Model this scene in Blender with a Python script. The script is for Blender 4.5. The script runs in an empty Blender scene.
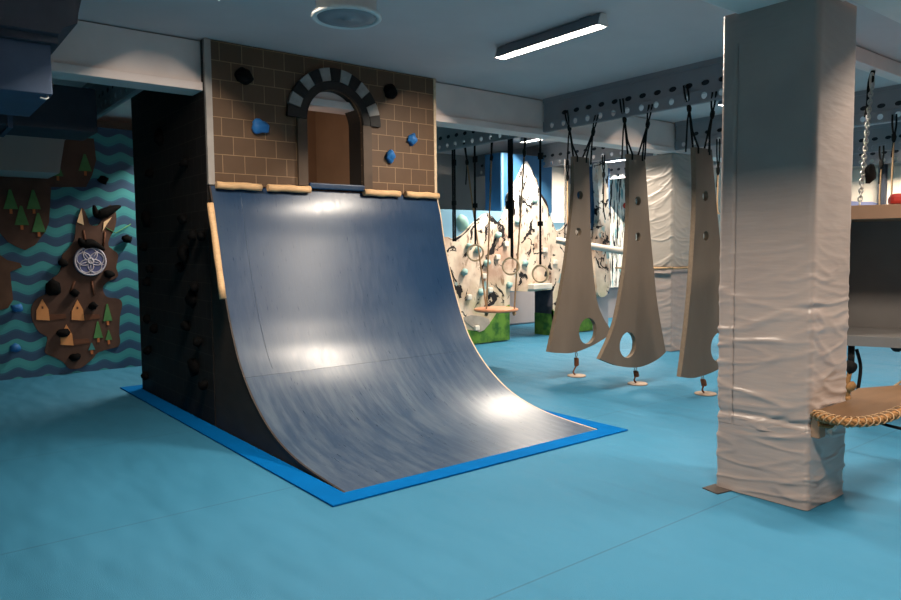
import bpy, bmesh, math, random
from math import sin, cos, pi, radians, sqrt, atan2
from mathutils import Vector, Matrix, noise
random.seed(7)
SC = bpy.context.scene
COL = SC.collection

# ------------------------------------------------------------------ materials
def srgb(r, g, b):
    f = lambda c: (c/255/12.92) if c/255 <= .04045 else ((c/255+.055)/1.055)**2.4
    return (f(r), f(g), f(b), 1)

class NT:
    def __init__(self, name):
        self.m = bpy.data.materials.new(name); self.m.use_nodes = True
        self.t = self.m.node_tree; self.n = self.t.nodes; self.l = self.t.links
        self.b = self.n['Principled BSDF']
    def new(self, t, **kw):
        x = self.n.new(t)
        for k, v in kw.items():
            if hasattr(x, k): setattr(x, k, v)
            else: x.inputs[k].default_value = v
        return x
    def link(self, a, b): self.l.new(a, b)
    def math(self, op, a, b=None, c=None, clamp=False):
        x = self.n.new('ShaderNodeMath'); x.operation = op; x.use_clamp = clamp
        for i, v in enumerate((a, b, c)):
            if v is None: continue
            if isinstance(v, (int, float)): x.inputs[i].default_value = v
            else: self.l.new(v, x.inputs[i])
        return x.outputs[0]
    def mix(self, f, a, b):
        x = self.n.new('ShaderNodeMix'); x.data_type = 'RGBA'
        if isinstance(f, (int, float)): x.inputs[0].default_value = f
        else: self.l.new(f, x.inputs[0])
        for s, v in ((6, a), (7, b)):
            if isinstance(v, tuple): x.inputs[s].default_value = v
            else: self.l.new(v, x.inputs[s])
        return x.outputs[2]
    def coord(self): 
        return self.n.new('ShaderNodeTexCoord').outputs['Object']
    def mapped(self, scale, vec=None):
        mp = self.n.new('ShaderNodeMapping'); mp.inputs['Scale'].default_value = scale
        self.l.new(vec or self.coord(), mp.inputs['Vector']); return mp.outputs[0]
    def noise(self, scale, detail=3, vec=None, rough=.5):
        x = self.n.new('ShaderNodeTexNoise'); x.inputs['Scale'].default_value = scale
        x.inputs['Detail'].default_value = detail; x.inputs['Roughness'].default_value = rough
        self.l.new(vec or self.coord(), x.inputs['Vector']); return x.outputs['Fac']
    def ramp(self, f, lo, hi):
        x = self.n.new('ShaderNodeMapRange'); x.inputs[1].default_value = lo; x.inputs[2].default_value = hi
        self.l.new(f, x.inputs[0]); return x.outputs[0]
    def bump(self, h, strength=.3, dist=.01):
        x = self.n.new('ShaderNodeBump'); x.inputs['Strength'].default_value = strength; x.inputs['Distance'].default_value = dist
        self.l.new(h, x.inputs['Height']); self.l.new(x.outputs[0], self.b.inputs['Normal'])
    def color(self, c):
        if isinstance(c, tuple): self.b.inputs['Base Color'].default_value = c
        else: self.l.new(c, self.b.inputs['Base Color'])
    def set(self, rough=.5, spec=.5, metal=0, coat=0):
        self.b.inputs['Roughness'].default_value = rough
        self.b.inputs['Specular IOR Level'].default_value = spec
        self.b.inputs['Metallic'].default_value = metal
        self.b.inputs['Coat Weight'].default_value = coat

def mul(c, k): return (min(c[0]*k, 1), min(c[1]*k, 1), min(c[2]*k, 1), 1)

def plain(name, c, rough=.6, spec=.4, metal=0, var=.12, vs=6, bump=0, bs=60, stretch=(1, 1, 1)):
    t = NT(name)
    v = t.mapped(stretch)
    f = t.noise(vs, 4, v)
    t.color(t.mix(t.ramp(f, .3, .7), mul(c, 1-var), mul(c, 1+var)))
    t.set(rough, spec, metal)
    if bump: t.bump(t.noise(bs, 3, v), bump, .004)
    return t.m

def brick(name, c1, c2, mortar, axes, rough=.6, spec=.4):
    t = NT(name)
    s = t.n.new('ShaderNodeSeparateXYZ'); t.link(t.coord(), s.inputs[0])
    c = t.n.new('ShaderNodeCombineXYZ'); t.link(s.outputs[axes[0]], c.inputs[0]); t.link(s.outputs[axes[1]], c.inputs[1])
    b = t.n.new('ShaderNodeTexBrick'); t.link(c.outputs[0], b.inputs['Vector'])
    b.inputs['Color1'].default_value = c1; b.inputs['Color2'].default_value = c2; b.inputs['Mortar'].default_value = mortar
    b.inputs['Scale'].default_value = 1; b.inputs['Mortar Size'].default_value = .0035; b.inputs['Mortar Smooth'].default_value = .3
    b.inputs['Brick Width'].default_value = .195; b.inputs['Row Height'].default_value = .155; b.offset = .5
    f = t.noise(9, 4)
    t.color(t.mix(t.math('MULTIPLY', t.ramp(f, .35, .7), .25), b.outputs['Color'], mul(c1, .55)))
    t.set(rough, spec)
    return t.m

M = {}
def mats():
    # floor carpet with seams, soft ripples
    t = NT('carpet')
    s = t.n.new('ShaderNodeSeparateXYZ'); t.link(t.coord(), s.inputs[0])
    seams = None
    for y0 in (2.235, 4.135, 6.035, .335):
        d = t.math('ABSOLUTE', t.math('SUBTRACT', s.outputs[1], y0))
        k = t.math('LESS_THAN', d, .006)
        seams = k if seams is None else t.math('MAXIMUM', seams, k)
    base = t.mix(t.ramp(t.noise(1.1, 4), .3, .7), (.026, .168, .285, 1), (.034, .186, .315, 1))
    fuzz = t.mix(t.ramp(t.noise(160, 2), .3, .7), (.023, .15, .26, 1), (.038, .205, .345, 1))
    base = t.mix(.4, base, fuzz)
    t.color(t.mix(t.math('MULTIPLY', seams, .45), base, (.02, .07, .12, 1)))
    h = t.math('ADD', t.noise(2.2, 2, t.mapped((1, .35, 1))), t.math('MULTIPLY', t.noise(220, 2), .04))
    t.bump(h, .9, .13); t.set(.62, .30)
    M['carpet'] = t.m
    M['mat_blue'] = plain('blue_foam', (.0, .10, .32, 1), .85, .04, var=.06, bump=.1, bs=200)
    M['ceiling'] = plain('ceiling_paint', srgb(208, 194, 192), .85, .2, var=.04, vs=2, bump=.08, bs=30)
    M['beam'] = plain('beam_paint', srgb(228, 212, 206), .6, .3, var=.07, vs=3, bump=.06, bs=25)
    M['perf'] = plain('grey_steel_paint', srgb(140, 140, 144), .5, .4, var=.06, vs=4)
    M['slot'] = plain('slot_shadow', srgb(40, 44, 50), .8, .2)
    M['wall_grey'] = plain('wall_grey', srgb(170, 166, 162), .85, .2, var=.04, vs=2)
    M['wall_warm'] = plain('wall_warm', srgb(214, 208, 198), .85, .2, var=.04, vs=2)
    M['wall_beige'] = plain('wall_beige', srgb(206, 172, 148), .9, .1, var=.04, vs=2)
    M['brick'] = brick('painted_brick', srgb(94, 70, 50), srgb(86, 64, 46), srgb(148, 120, 90), (0, 2))
    M['brick_shaded'] = brick('painted_brick_shaded', srgb(36, 32, 31), srgb(32, 29, 28), srgb(62, 55, 51), (1, 2), .7, .2)  # tower brick again, its colour darkened to carry the shade on the left side
    M['dark_panel'] = plain('dark_brown_panel', srgb(56, 46, 40), .6, .25, var=.15, vs=4, stretch=(1, 1, 3))
    M['trim_grey'] = plain('grey_edge', srgb(160, 152, 146), .6)
    M['ply_edge'] = plain('plywood_edge', srgb(205, 180, 150), .6, var=.15, vs=30)
    M['ply'] = plain('plywood', srgb(166, 128, 90), .5, .4, var=.12, vs=3, stretch=(1, 8, 1))
    M['ply_red'] = plain('plywood_orange', srgb(216, 150, 112), .5, .4, var=.1, vs=4)
    M['ply_brown'] = plain('plywood_brown', srgb(150, 122, 100), .6, .3, var=.1, vs=3)
    M['deck_ply'] = plain('worn_deck_plywood', srgb(90, 64, 40), .6, .25, var=.14, vs=3, stretch=(1, 6, 1))
    M['pine'] = plain('peeled_pine', srgb(206, 166, 122), .6, .4, var=.14, vs=14, stretch=(1, 6, 6))
    M['black'] = plain('black_paint_and_shade', srgb(22, 21, 22), .6, .3, var=.2)
    M['black_hold'] = plain('black_resin', srgb(9, 9, 10), .85, .1, bump=.2, bs=90)
    M['blue_hold'] = plain('blue_resin', srgb(36, 104, 168), .55, .4, bump=.25, bs=90)
    M['teal_hold'] = plain('teal_resin', srgb(142, 178, 176), .6, .4, bump=.2, bs=90)
    M['white_hold'] = plain('white_resin', srgb(222, 216, 204), .6, .4, bump=.2, bs=90)
    M['white_block'] = plain('white_stone_paint', srgb(150, 146, 142), .7, .2, var=.15, vs=20)
    M['frame_brown'] = plain('frame_brown', srgb(80, 64, 52), .6, .3, var=.15)
    # ramp: glossy blue laminate with riding streaks
    t = NT('ramp_laminate')
    st = t.noise(9, 4, t.mapped((9, .8, .8)), .6)
    st2 = t.noise(60, 3, t.mapped((4, .15, .15)))
    c = t.mix(t.ramp(st, .3, .75), srgb(12, 42, 72), srgb(16, 48, 80))
    sc = t.math('MULTIPLY', t.ramp(st2, .56, .74), .45)
    zs = t.n.new('ShaderNodeSeparateXYZ'); t.link(t.coord(), zs.inputs[0])
    wz = t.ramp(zs.outputs[2], 1.0, .25)
    wear = t.ramp(t.noise(5, 4, t.mapped((4.0, .5, .5)), .55), .42, .66)
    fine = t.ramp(t.noise(30, 3, t.mapped((6, .3, .3))), .5, .62)
    wr = t.math('MULTIPLY', wz, t.math('ADD', t.math('ADD', t.math('MULTIPLY', wear, .22), .14), t.math('MULTIPLY', fine, .10)))
    c = t.mix(t.math('ADD', wr, t.math('MULTIPLY', t.ramp(t.noise(1.7, 3), .4, .7), .10)), c, srgb(104, 116, 126))
    t.color(t.mix(sc, c, srgb(62, 76, 88)))
    t.set(.36, .6)
    r = t.math('ADD', .27, t.math('MULTIPLY', t.ramp(st, .3, .8), .14)); t.link(r, t.b.inputs['Roughness'])
    t.bump(t.math('ADD', t.math('MULTIPLY', st2, .15), t.math('MULTIPLY', t.noise(1.6, 2), 6.0)), .03, .01)
    M['ramp'] = t.m
    # vinyl pads
    t = NT('grey_vinyl')
    t.color(t.mix(t.ramp(t.noise(3, 3), .3, .7), srgb(158, 143, 137), srgb(167, 152, 145)))
    t.set(.30, .55)
    t.bump(t.math('ADD', t.noise(4, 2, t.mapped((1, 1, 5.5))), t.math('MULTIPLY', t.noise(300, 2), .02)), .16, .03)
    M['vinyl'] = t.m
    M['vinyl_light'] = plain('pale_vinyl', srgb(160, 152, 144), .42, .5, var=.05, vs=3, bump=.2, bs=12, stretch=(1, 1, 3))
    M['fin'] = plain('fin_grey', srgb(114, 100, 88), .62, .3, var=.07, vs=5, stretch=(1, 1, .3))
    M['fin_edge'] = plain('fin_edge', srgb(122, 106, 90), .7, .2, var=.12, vs=40)
    M['rope_black'] = plain('black_cord', srgb(26, 24, 23), .85, .2, var=.3, vs=80, bump=.4, bs=300)
    M['rope_beige'] = plain('hemp_rope', srgb(172, 142, 110), .9, .1, var=.3, vs=120, bump=.5, bs=260)
    M['rope_brown'] = plain('brown_rope', srgb(148, 108, 70), .9, .1, var=.3, vs=120, bump=.5, bs=260)
    M['strap'] = plain('black_webbing', srgb(14, 14, 15), .8, .2, var=.2, vs=60)
    M['steel'] = plain('steel', srgb(180, 178, 172), .35, .5, metal=1, var=.1)
    M['rust'] = plain('worn_leather', srgb(112, 66, 40), .7, .3, var=.3, vs=50)
    M['ringwood'] = plain('ring_wood', srgb(196, 176, 146), .5, .4, var=.1, vs=30)
    M['white_metal'] = plain('white_enamel', srgb(214, 214, 212), .45, .5, var=.03)
    M['dark_metal'] = plain('dark_housing', srgb(120, 124, 132), .5, .4, var=.05)
    M['duct'] = plain('duct_blue_grey', srgb(64, 80, 104), .6, .3, var=.12, vs=5)
    M['duct_dark'] = plain('duct_dark', srgb(58, 62, 72), .7, .2, var=.1)
    M['box_grey'] = plain('box_grey', srgb(112, 108, 106), .6, .3, var=.08, vs=3)
    M['box_brown'] = plain('box_brown', srgb(140, 108, 86), .6, .3, var=.1, vs=4)
    M['red'] = plain('red_plastic', srgb(190, 56, 46), .5, .4)
    M['plate'] = plain('dark_plate', srgb(62, 54, 50), .6, .3)
    M['crash'] = plain('grey_mat_vinyl', srgb(160, 154, 156), .6, .3, var=.05, vs=2)
    M['cloth_white'] = plain('white_strap', srgb(218, 206, 196), .8, .2, var=.06)
    M['sky_blue'] = plain('sky_panel_blue', srgb(56, 106, 148), .6, .3, var=.10, vs=2)
    M['sky_side'] = plain('sky_panel_side', srgb(38, 80, 120), .6, .3, var=.06, vs=2)
    M['haze'] = plain('pale_sky_panel', srgb(116, 162, 190), .6, .3, var=.10, vs=2)
    M['ball_green'] = plain('pale_green_volume', srgb(142, 186, 178), .6, .3, var=.15, vs=5)
    M['earth'] = plain('island_brown', srgb(78, 58, 50), .7, .2, var=.2, vs=5)
    M['earth2'] = plain('island_brown_warm', srgb(86, 64, 52), .7, .2, var=.2, vs=5)
    M['tree_green'] = plain('tree_green', srgb(74, 122, 74), .7, .2, var=.15, vs=12)
    M['tree_teal'] = plain('tree_teal', srgb(60, 120, 122), .7, .2, var=.15, vs=12)
    M['trunk'] = plain('trunk_orange', srgb(176, 104, 62), .7, .2)
    M['house'] = plain('house_ochre', srgb(200, 138, 88), .7, .2, var=.08)
    M['house_dark'] = plain('house_dark_brown', srgb(96, 62, 46), .7, .2)
    M['cream'] = plain('cream_wood', srgb(222, 190, 150), .6, .3)
    M['emblem_blue'] = plain('emblem_blue', srgb(84, 92, 136), .5, .3)
    M['emblem_white'] = plain('emblem_white', srgb(176, 174, 186), .5, .3)
    M['lavender'] = plain('lavender_hill', srgb(140, 146, 184), .7, .2, var=.12, vs=3)
    M['cream_sky'] = plain('cream_sky', srgb(236, 222, 204), .8, .2, var=.04)
    # sea waves
    t = NT('sea_waves')
    s = t.n.new('ShaderNodeSeparateXYZ'); t.link(t.coord(), s.inputs[0])
    x, z = s.outputs[0], s.outputs[2]
    w = t.math('SINE', t.math('MULTIPLY', x, 2*pi/.32))
    w2 = t.math('ABSOLUTE', t.math('SINE', t.math('ADD', t.math('MULTIPLY', x, pi/.32), t.math('MULTIPLY', t.noise(.8, 1), 1.5))))
    hgt = t.math('ADD', t.math('MULTIPLY', w, .024), t.math('MULTIPLY', w2, .010))
    ph = t.math('FRACT', t.math('DIVIDE', t.math('ADD', z, hgt), .232))
    ph2 = t.math('FRACT', t.math('DIVIDE', t.math('ADD', t.math('ADD', z, hgt), .08), .232))
    band = t.math('GREATER_THAN', ph, .5)
    band2 = t.math('GREATER_THAN', ph2, .74)
    c = t.mix(band, srgb(44, 74, 104), srgb(58, 138, 144))
    c = t.mix(t.math('MULTIPLY', band2, .3), c, srgb(40, 104, 130))
    t.color(c); t.set(.6, .3); M['sea'] = t.m
    # painted rock
    t = NT('painted_rock')
    co = t.coord()
    s = t.n.new('ShaderNodeSeparateXYZ'); t.link(co, s.inputs[0])
    dn = t.n.new('ShaderNodeTexNoise'); dn.inputs['Scale'].default_value = 3.5; dn.inputs['Detail'].default_value = 4; t.link(co, dn.inputs['Vector'])
    vm = t.n.new('ShaderNodeVectorMath'); vm.operation = 'MULTIPLY_ADD'; vm.inputs[1].default_value = (.5, .5, .5)
    t.link(dn.outputs['Color'], vm.inputs[0]); t.link(co, vm.inputs[2])
    vo = t.n.new('ShaderNodeTexVoronoi'); vo.feature = 'DISTANCE_TO_EDGE'; vo.inputs['Scale'].default_value = 2.6
    t.link(t.mapped((1.25, 1.0, .75), vm.outputs[0]), vo.inputs['Vector'])
    def strokes(ang, sx, sz, lo):
        mp = t.n.new('ShaderNodeMapping'); mp.inputs['Rotation'].default_value = (0, ang, 0); t.link(vm.outputs[0], mp.inputs['Vector'])
        return t.ramp(t.noise(3.0, 4, t.mapped((sx, 1, sz), mp.outputs[0])), lo, lo+.02)
    cr = t.math('MAXIMUM', strokes(.9, .5, 2.6, .605), strokes(-.7, .45, 2.4, .61))
    n1 = t.noise(2.2, 4)
    c = t.mix(t.ramp(n1, .42, .68), srgb(230, 212, 192), srgb(176, 146, 128))
    n2 = t.noise(5, 5, t.mapped((1.4, 1, .7)))
    c = t.mix(t.ramp(n2, .6, .68), c, srgb(140, 112, 96))
    low = t.math('MULTIPLY', t.ramp(s.outputs[2], 1.1, .5), t.ramp(t.noise(2.6, 3), .42, .6))
    c = t.mix(t.math('MULTIPLY', low, .55), c, srgb(150, 148, 86))
    snow = t.math('MULTIPLY', t.ramp(s.outputs[2], 1.7, 2.3), t.ramp(t.noise(4, 4, t.mapped((1.6, 1, .6))), .40, .52))
    c = t.mix(snow, c, srgb(236, 234, 228))
    teal = t.ramp(t.noise(4.5, 2, t.mapped((1, 1, .8))), .66, .72)
    c = t.mix(t.math('MULTIPLY', teal, .8), c, srgb(120, 168, 176))
    hi = t.math('MULTIPLY', t.ramp(t.noise(9, 3, t.mapped((1.5, 1, .55))), .60, .63), t.ramp(s.outputs[2], 1.3, 2.0))
    c = t.mix(t.math('MAXIMUM', cr, hi), c, srgb(34, 32, 34))
    t.color(c); t.set(.75, .2); t.bump(n2, .3, .02); M['rock'] = t.m
    t = NT('painted_grass')
    c = t.mix(t.ramp(t.noise(7, 4), .38, .62), srgb(44, 92, 44), srgb(96, 138, 56)); t.color(c); t.set(.8, .2); M['grass_paint'] = t.m
    M['ridge_ink'] = plain('ridge_ink', srgb(40, 36, 38), .8, .2, var=.3)
    M['disc_pale'] = plain('pale_disc', srgb(172, 150, 132), .6, .3, var=.1)
    M['white_board'] = plain('white_board', srgb(232, 226, 216), .7, .2, var=.03)
    M['log_pale'] = plain('pale_log', srgb(196, 188, 178), .6, .3, var=.06)
    M['dark_rock'] = plain('dark_rock_paint', srgb(70, 68, 74), .8, .2, var=.3, vs=6)
    M['grey_rock'] = plain('grey_rock_paint', srgb(160, 152, 142), .8, .2, var=.2, vs=8)
    # frozen waterfall
    t = NT('painted_ice')
    s = t.n.new('ShaderNodeSeparateXYZ'); t.link(t.coord(), s.inputs[0])
    blk = t.ramp(t.noise(4.5, 4, t.mapped((5.6, 1, .55))), .53, .56)
    tea = t.ramp(t.noise(3.5, 3, t.mapped((3.4, 1, .8))), .58, .64)
    c = t.mix(tea, srgb(240, 238, 230), srgb(126, 178, 188))
    c = t.mix(blk, c, srgb(26, 28, 32))
    top = t.math('GREATER_THAN', t.math('ADD', s.outputs[2], t.math('MULTIPLY', t.noise(3, 3), .9)), 3.3)
    c = t.mix(top, c, srgb(66, 122, 168))
    t.color(c); t.set(.6, .3); M['ice'] = t.m
    # light
    for nm, e in (('tube_glow', 9.0),):
        t = NT(nm); t.b.inputs['Emission Color'].default_value = (1, .95, .88, 1); t.b.inputs['Emission Strength'].default_value = e
        t.color((.9, .9, .9, 1)); M[nm] = t.m
mats()

# ------------------------------------------------------------------ mesh builder
class MB:
    def __init__(self): self.v = []; self.f = []; self.s = []
    def add(self, vs, fs, smooth=False):
        o = len(self.v); self.v += [tuple(p) for p in vs]
        for q in fs: self.f.append(tuple(i+o for i in q)); self.s.append(smooth)
        return self
    def box(self, a, b, mtx=None):
        x0, y0, z0 = a; x1, y1, z1 = b
        vs = [(x0,y0,z0),(x1,y0,z0),(x1,y1,z0),(x0,y1,z0),(x0,y0,z1),(x1,y0,z1),(x1,y1,z1),(x0,y1,z1)]
        if mtx: vs = [mtx @ Vector(p) for p in vs]
        return self.add(vs, [(0,3,2,1),(4,5,6,7),(0,1,5,4),(1,2,6,5),(2,3,7,6),(3,0,4,7)])
    def prism(self, pts, axis, a0, a1):
        """closed outline pts (u,v) extruded along axis ('x','y','z') from a0 to a1"""
        n = len(pts)
        P = {'x': lambda p, a: (a, p[0], p[1]), 'y': lambda p, a: (p[0], a, p[1]), 'z': lambda p, a: (p[0], p[1], a)}[axis]
        vs = [P(p, a0) for p in pts] + [P(p, a1) for p in pts]
        fs = [tuple(range(n)), tuple(range(2*n-1, n-1, -1))]
        fs += [(i, i+n, (i+1) % n + n, (i+1) % n) for i in range(n)]
        return self.add(vs, fs)
    def tube(self, pts, r, n=8, closed=False, caps=True):
        pts = [Vector(p) for p in pts]; m = len(pts); rs = r if isinstance(r, (list, tuple)) else [r]*m
        vs, fs = [], []; ref = None
        for i, p in enumerate(pts):
            if closed: t = pts[(i+1) % m]-pts[i-1]
            else: t = pts[min(i+1, m-1)]-pts[max(i-1, 0)]
            t.normalize()
            if ref is None: ref = Vector((0,0,1)) if abs(t.z) < .9 else Vector((1,0,0))
            u = ref - t*ref.dot(t)
            if u.length < 1e-5: u = t.orthogonal()
            u.normalize(); w = t.cross(u); ref = u
            for k in range(n):
                a = 2*pi*k/n; vs.append(p + (u*cos(a)+w*sin(a))*rs[i])
        for i in range(m if closed else m-1):
            j = (i+1) % m
            for k in range(n): fs.append((i*n+k, i*n+(k+1) % n, j*n+(k+1) % n, j*n+k))
        self.add(vs, fs, True)
        if caps and not closed:
            o = len(self.v)-len(vs)
            self.f.append(tuple(o+k for k in reversed(range(n)))); self.s.append(False)
            self.f.append(tuple(o+(m-1)*n+k for k in range(n))); self.s.append(False)
        return self
    def lathe(self, prof, c, n=32, smooth=True):
        """prof: (r,z) pairs around the vertical through c"""
        vs, fs = [], []
        for (r, z) in prof:
            for k in range(n):
                a = 2*pi*k/n; vs.append((c[0]+r*cos(a), c[1]+r*sin(a), c[2]+z))
        m = len(prof)
        for i in range(m-1):
            for k in range(n): fs.append((i*n+k, i*n+(k+1) % n, (i+1)*n+(k+1) % n, (i+1)*n+k))
        fs.append(tuple(reversed(range(n)))); fs.append(tuple((m-1)*n+k for k in range(n)))
        return self.add(vs, fs, smooth)
    def torus(self, c, R, r, ax='y', n=28, k=8, sx=1, mtx=None):
        pts = []
        for i in range(n):
            a = 2*pi*i/n; u, v = R*cos(a)*sx, R*sin(a)
            p = {'y': (u, 0, v), 'x': (0, u, v), 'z': (u, v, 0)}[ax]
            p = Vector(p)
            if mtx: p = mtx @ p
            pts.append(Vector(c)+p)
        return self.tube(pts, r, k, closed=True)
    def blob(self, c, rad, seed=0, amp=.35, sub=2, normal=None):
        bm = bmesh.new(); bmesh.ops.create_icosphere(bm, subdivisions=sub, radius=1)
        vs = []
        for v in bm.verts:
            p = v.co.copy(); k = 1+amp*noise.noise(p*1.3+Vector((seed*3.1, seed*1.7, seed)))
            vs.append((c[0]+p.x*rad[0]*k, c[1]+p.y*rad[1]*k, c[2]+p.z*rad[2]*k))
        fs = [tuple(v.index for v in f.verts) for f in bm.faces]
        bm.free(); return self.add(vs, fs, True)
    def build(self, name, mat, parent=None, label=None, kind=None, bevel=0, cat=None, group=None):
        off = world_loc(parent) if parent else Vector((0,0,0))
        me = bpy.data.meshes.new(name)
        me.from_pydata([tuple(Vector(p)-off) for p in self.v], [], self.f)
        me.polygons.foreach_set('use_smooth', self.s)
        bm = bmesh.new(); bm.from_mesh(me); bmesh.ops.recalc_face_normals(bm, faces=bm.faces); bm.to_mesh(me); bm.free()
        me.materials.append(M[mat] if isinstance(mat, str) else mat)
        o = bpy.data.objects.new(name, me); COL.objects.link(o)
        if parent: o.parent = parent
        if bevel:
            b = o.modifiers.new('bevel', 'BEVEL'); b.width = bevel; b.segments = 2; b.limit_method = 'ANGLE'; b.angle_limit = radians(40)
        if label: o['label'] = label
        if cat: o['category'] = cat
        if group: o['group'] = group
        if kind: o['kind'] = kind
        return o

def world_loc(o):
    v = Vector((0,0,0))
    while o is not None: v += o.location; o = o.parent
    return v

def thing(name, label, cat, loc=(0,0,0), group=None):
    o = bpy.data.objects.new(name, None); COL.objects.link(o); o.empty_display_size = .1
    o.location = loc; o['label'] = label; o['category'] = cat
    if group: o['group'] = group
    return o

def dup(root, loc, label=None):
    r = root.copy(); COL.objects.link(r); r.location = loc
    if label: r['label'] = label
    for ch in list(root.children):
        c = ch.copy(); COL.objects.link(c); c.parent = r
        for g in ch.children:
            d = g.copy(); COL.objects.link(d); d.parent = c
    return r

def spline(pts, n=8, closed=False):
    pts = [Vector(p) for p in pts]; out = []; m = len(pts)
    for i in range(m if closed else m-1):
        if closed: a, b, c, d = pts[i-1], pts[i], pts[(i+1) % m], pts[(i+2) % m]
        else: a, b, c, d = pts[max(i-1, 0)], pts[i], pts[i+1], pts[min(i+2, m-1)]
        for k in range(n):
            t = k/n
            out.append(.5*((2*b)+(c-a)*t+(2*a-5*b+4*c-d)*t*t+(3*b-a-3*c+d)*t**3))
    if not closed: out.append(pts[-1])
    return out

def lerp(a, b, t): return tuple(a[i]+(b[i]-a[i])*t for i in range(3))
H = 3.27
ISLE_FOX = [(1.975, 2.062), (1.91, 1.874), (1.894, 1.749), (1.867, 1.649), (1.795, 1.55), (1.737, 1.488), (1.733, 1.402), (1.707, 1.303), (1.671, 1.242), (1.592, 1.183), (1.561, 1.098), (1.558, 1.024), (1.453, 0.968), (1.386, 0.886), (1.371, 0.789), (1.387, 0.678), (1.445, 0.551), (1.529, 0.482), (1.514, 0.384), (1.499, 0.286), (1.605, 0.219), (1.691, 0.154), (1.744, 0.072), (1.799, 0.053), (1.903, 0.067), (2.035, 0.169), (2.084, 0.229), (2.216, 0.268), (2.325, 0.284), (2.364, 0.346), (2.357, 0.478), (2.378, 0.699), (2.408, 0.829), (2.375, 0.909), (2.231, 0.942), (2.187, 1.021), (2.189, 1.073), (2.239, 1.135), (2.362, 1.196), (2.37, 1.26), (2.355, 1.326), (2.385, 1.481), (2.327, 1.546), (2.27, 1.61), (2.298, 1.713), (2.35, 1.803), (2.379, 1.932), (2.372, 2.06), (2.315, 2.123), (2.253, 2.057), (2.213, 1.955), (2.163, 1.865), (2.07, 1.864), (2.044, 1.951), (2.008, 2.051)]
ISLE_WOOD = [(1.652, 2.321), (1.612, 1.894), (1.564, 1.771), (1.45, 1.613), (1.342, 1.553), (1.26, 1.59), (1.17, 1.65), (1.094, 1.756), (0.803, 1.846), (0.759, 2.925), (2.156, 3.12), (2.173, 2.685), (2.119, 2.493), (2.043, 2.34)]
ISLE_CREATURE = [(0.836, 1.534), (1.082, 1.496), (1.15, 1.436), (1.282, 1.398), (1.301, 1.349), (1.174, 1.293), (1.185, 1.077), (1.19, 0.957), (1.134, 0.864), (1.052, 0.845), (0.856, 0.915)]
TREES_WOOD = [(1.215, 2.04), (1.454, 2.046), (1.32, 1.852), (1.495, 1.77), (2.04, 2.536), (1.73, 2.457)]
TREES_FOX = [(2.224, 0.634), (2.103, 0.424), (2.226, 0.387), (2.021, 0.277)]
HOUSES = [(1.49, 0.685), (1.876, 0.658), (1.739, 0.354)]
EMBLEM = [(2.043, 1.409), (2.229, 1.406)]
EAR_L = [(1.975, 2.073), (1.917, 1.898), (1.995, 1.862)]
EAR_R = [(2.325, 1.968), (2.228, 1.903), (2.212, 1.788), (2.256, 1.865)]
LEGS = [(1.863, 1.162), (1.8, 1.002), (2.057, 1.155), (2.073, 0.977)]
SEA_HOLDS = [(2.236, 2.434), (1.737, 1.39), (2.258, 1.239), (1.614, 1.085), (1.855, 1.012), (2.054, 0.838), (1.7, 0.521), (1.821, 0.208), (1.222, 0.861), (1.18, 0.382), (2.493, 1.687)]
SWOOSH_A = [(2.114, 2.113), (2.144, 2.001), (2.226, 2.016), (2.334, 2.069), (2.432, 2.11)]
SWOOSH_B = [(1.925, 1.698), (1.979, 1.623), (2.082, 1.623), (2.219, 1.546)]
RIDGE = [(6.648, 1.714), (6.744, 1.7), (6.841, 1.669), (6.979, 1.716), (7.1, 1.794), (7.223, 1.903), (7.347, 1.983), (7.473, 2.064), (7.557, 2.082), (7.663, 2.021), (7.77, 1.927), (7.836, 1.977), (7.902, 2.074), (7.969, 2.221), (7.992, 2.399), (8.104, 2.517), (8.195, 2.651), (8.286, 2.786), (8.355, 2.905), (8.425, 2.958), (8.517, 2.85), (8.587, 2.738), (8.657, 2.659), (8.705, 2.511), (8.776, 2.397), (8.848, 2.316), (8.921, 2.2), (8.946, 2.099), (9.019, 1.981), (9.118, 1.811), (9.269, 1.847), (9.422, 1.97), (9.551, 2.06), (9.656, 2.08), (9.788, 1.994), (9.95, 1.872), (10.169, 1.82), (10.45, 1.731)]
M_BOT = [(7.249, 0.396), (7.891, 0.352), (7.894, 0.81), (8.653, 0.777), (9.019, 0.414), (10.289, 0.557)]
GREEN_L = [(7.165, 0.244), (7.309, 0.217), (7.478, 0.268), (7.607, 0.356), (7.738, 0.493), (7.892, 0.565)]
GREEN_R = [(8.994, 0.45), (9.119, 0.407), (9.245, 0.452), (9.608, 0.502), (10.29, 0.427)]
ROCK_L = [(6.964, 0.447), (7.167, 0.481), (7.374, 0.452), (7.543, 0.392), (7.564, 0.326), (7.435, 0.223), (7.33, 0.2), (7.165, 0.307)]
M_TEAL = [(7.028, 1.16), (7.503, 1.29), (7.742, 1.734), (8.174, 1.965), (8.342, 1.274), (7.978, 0.922), (7.373, 0.835), (7.133, 1.546), (8.579, 2.321), (7.317, 1.498)]
M_WHITE = [(7.438, 1.086), (7.728, 1.382), (7.125, 0.768), (7.276, 0.27), (7.915, 1.59), (9.062, 1.278), (8.816, 1.486), (7.563, 0.858)]
BALL = [(6.982, 1.915), (7.162, 1.918)]
ROCKCOL = [(10.108, 2.914), (10.217, 3.046), (10.384, 3.003), (10.417, 2.388), (10.477, 1.933), (10.453, 1.381), (10.485, 0.918), (10.373, 0.645), (10.121, 0.712), (10.061, 1.476), (10.167, 2.109)]
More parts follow.
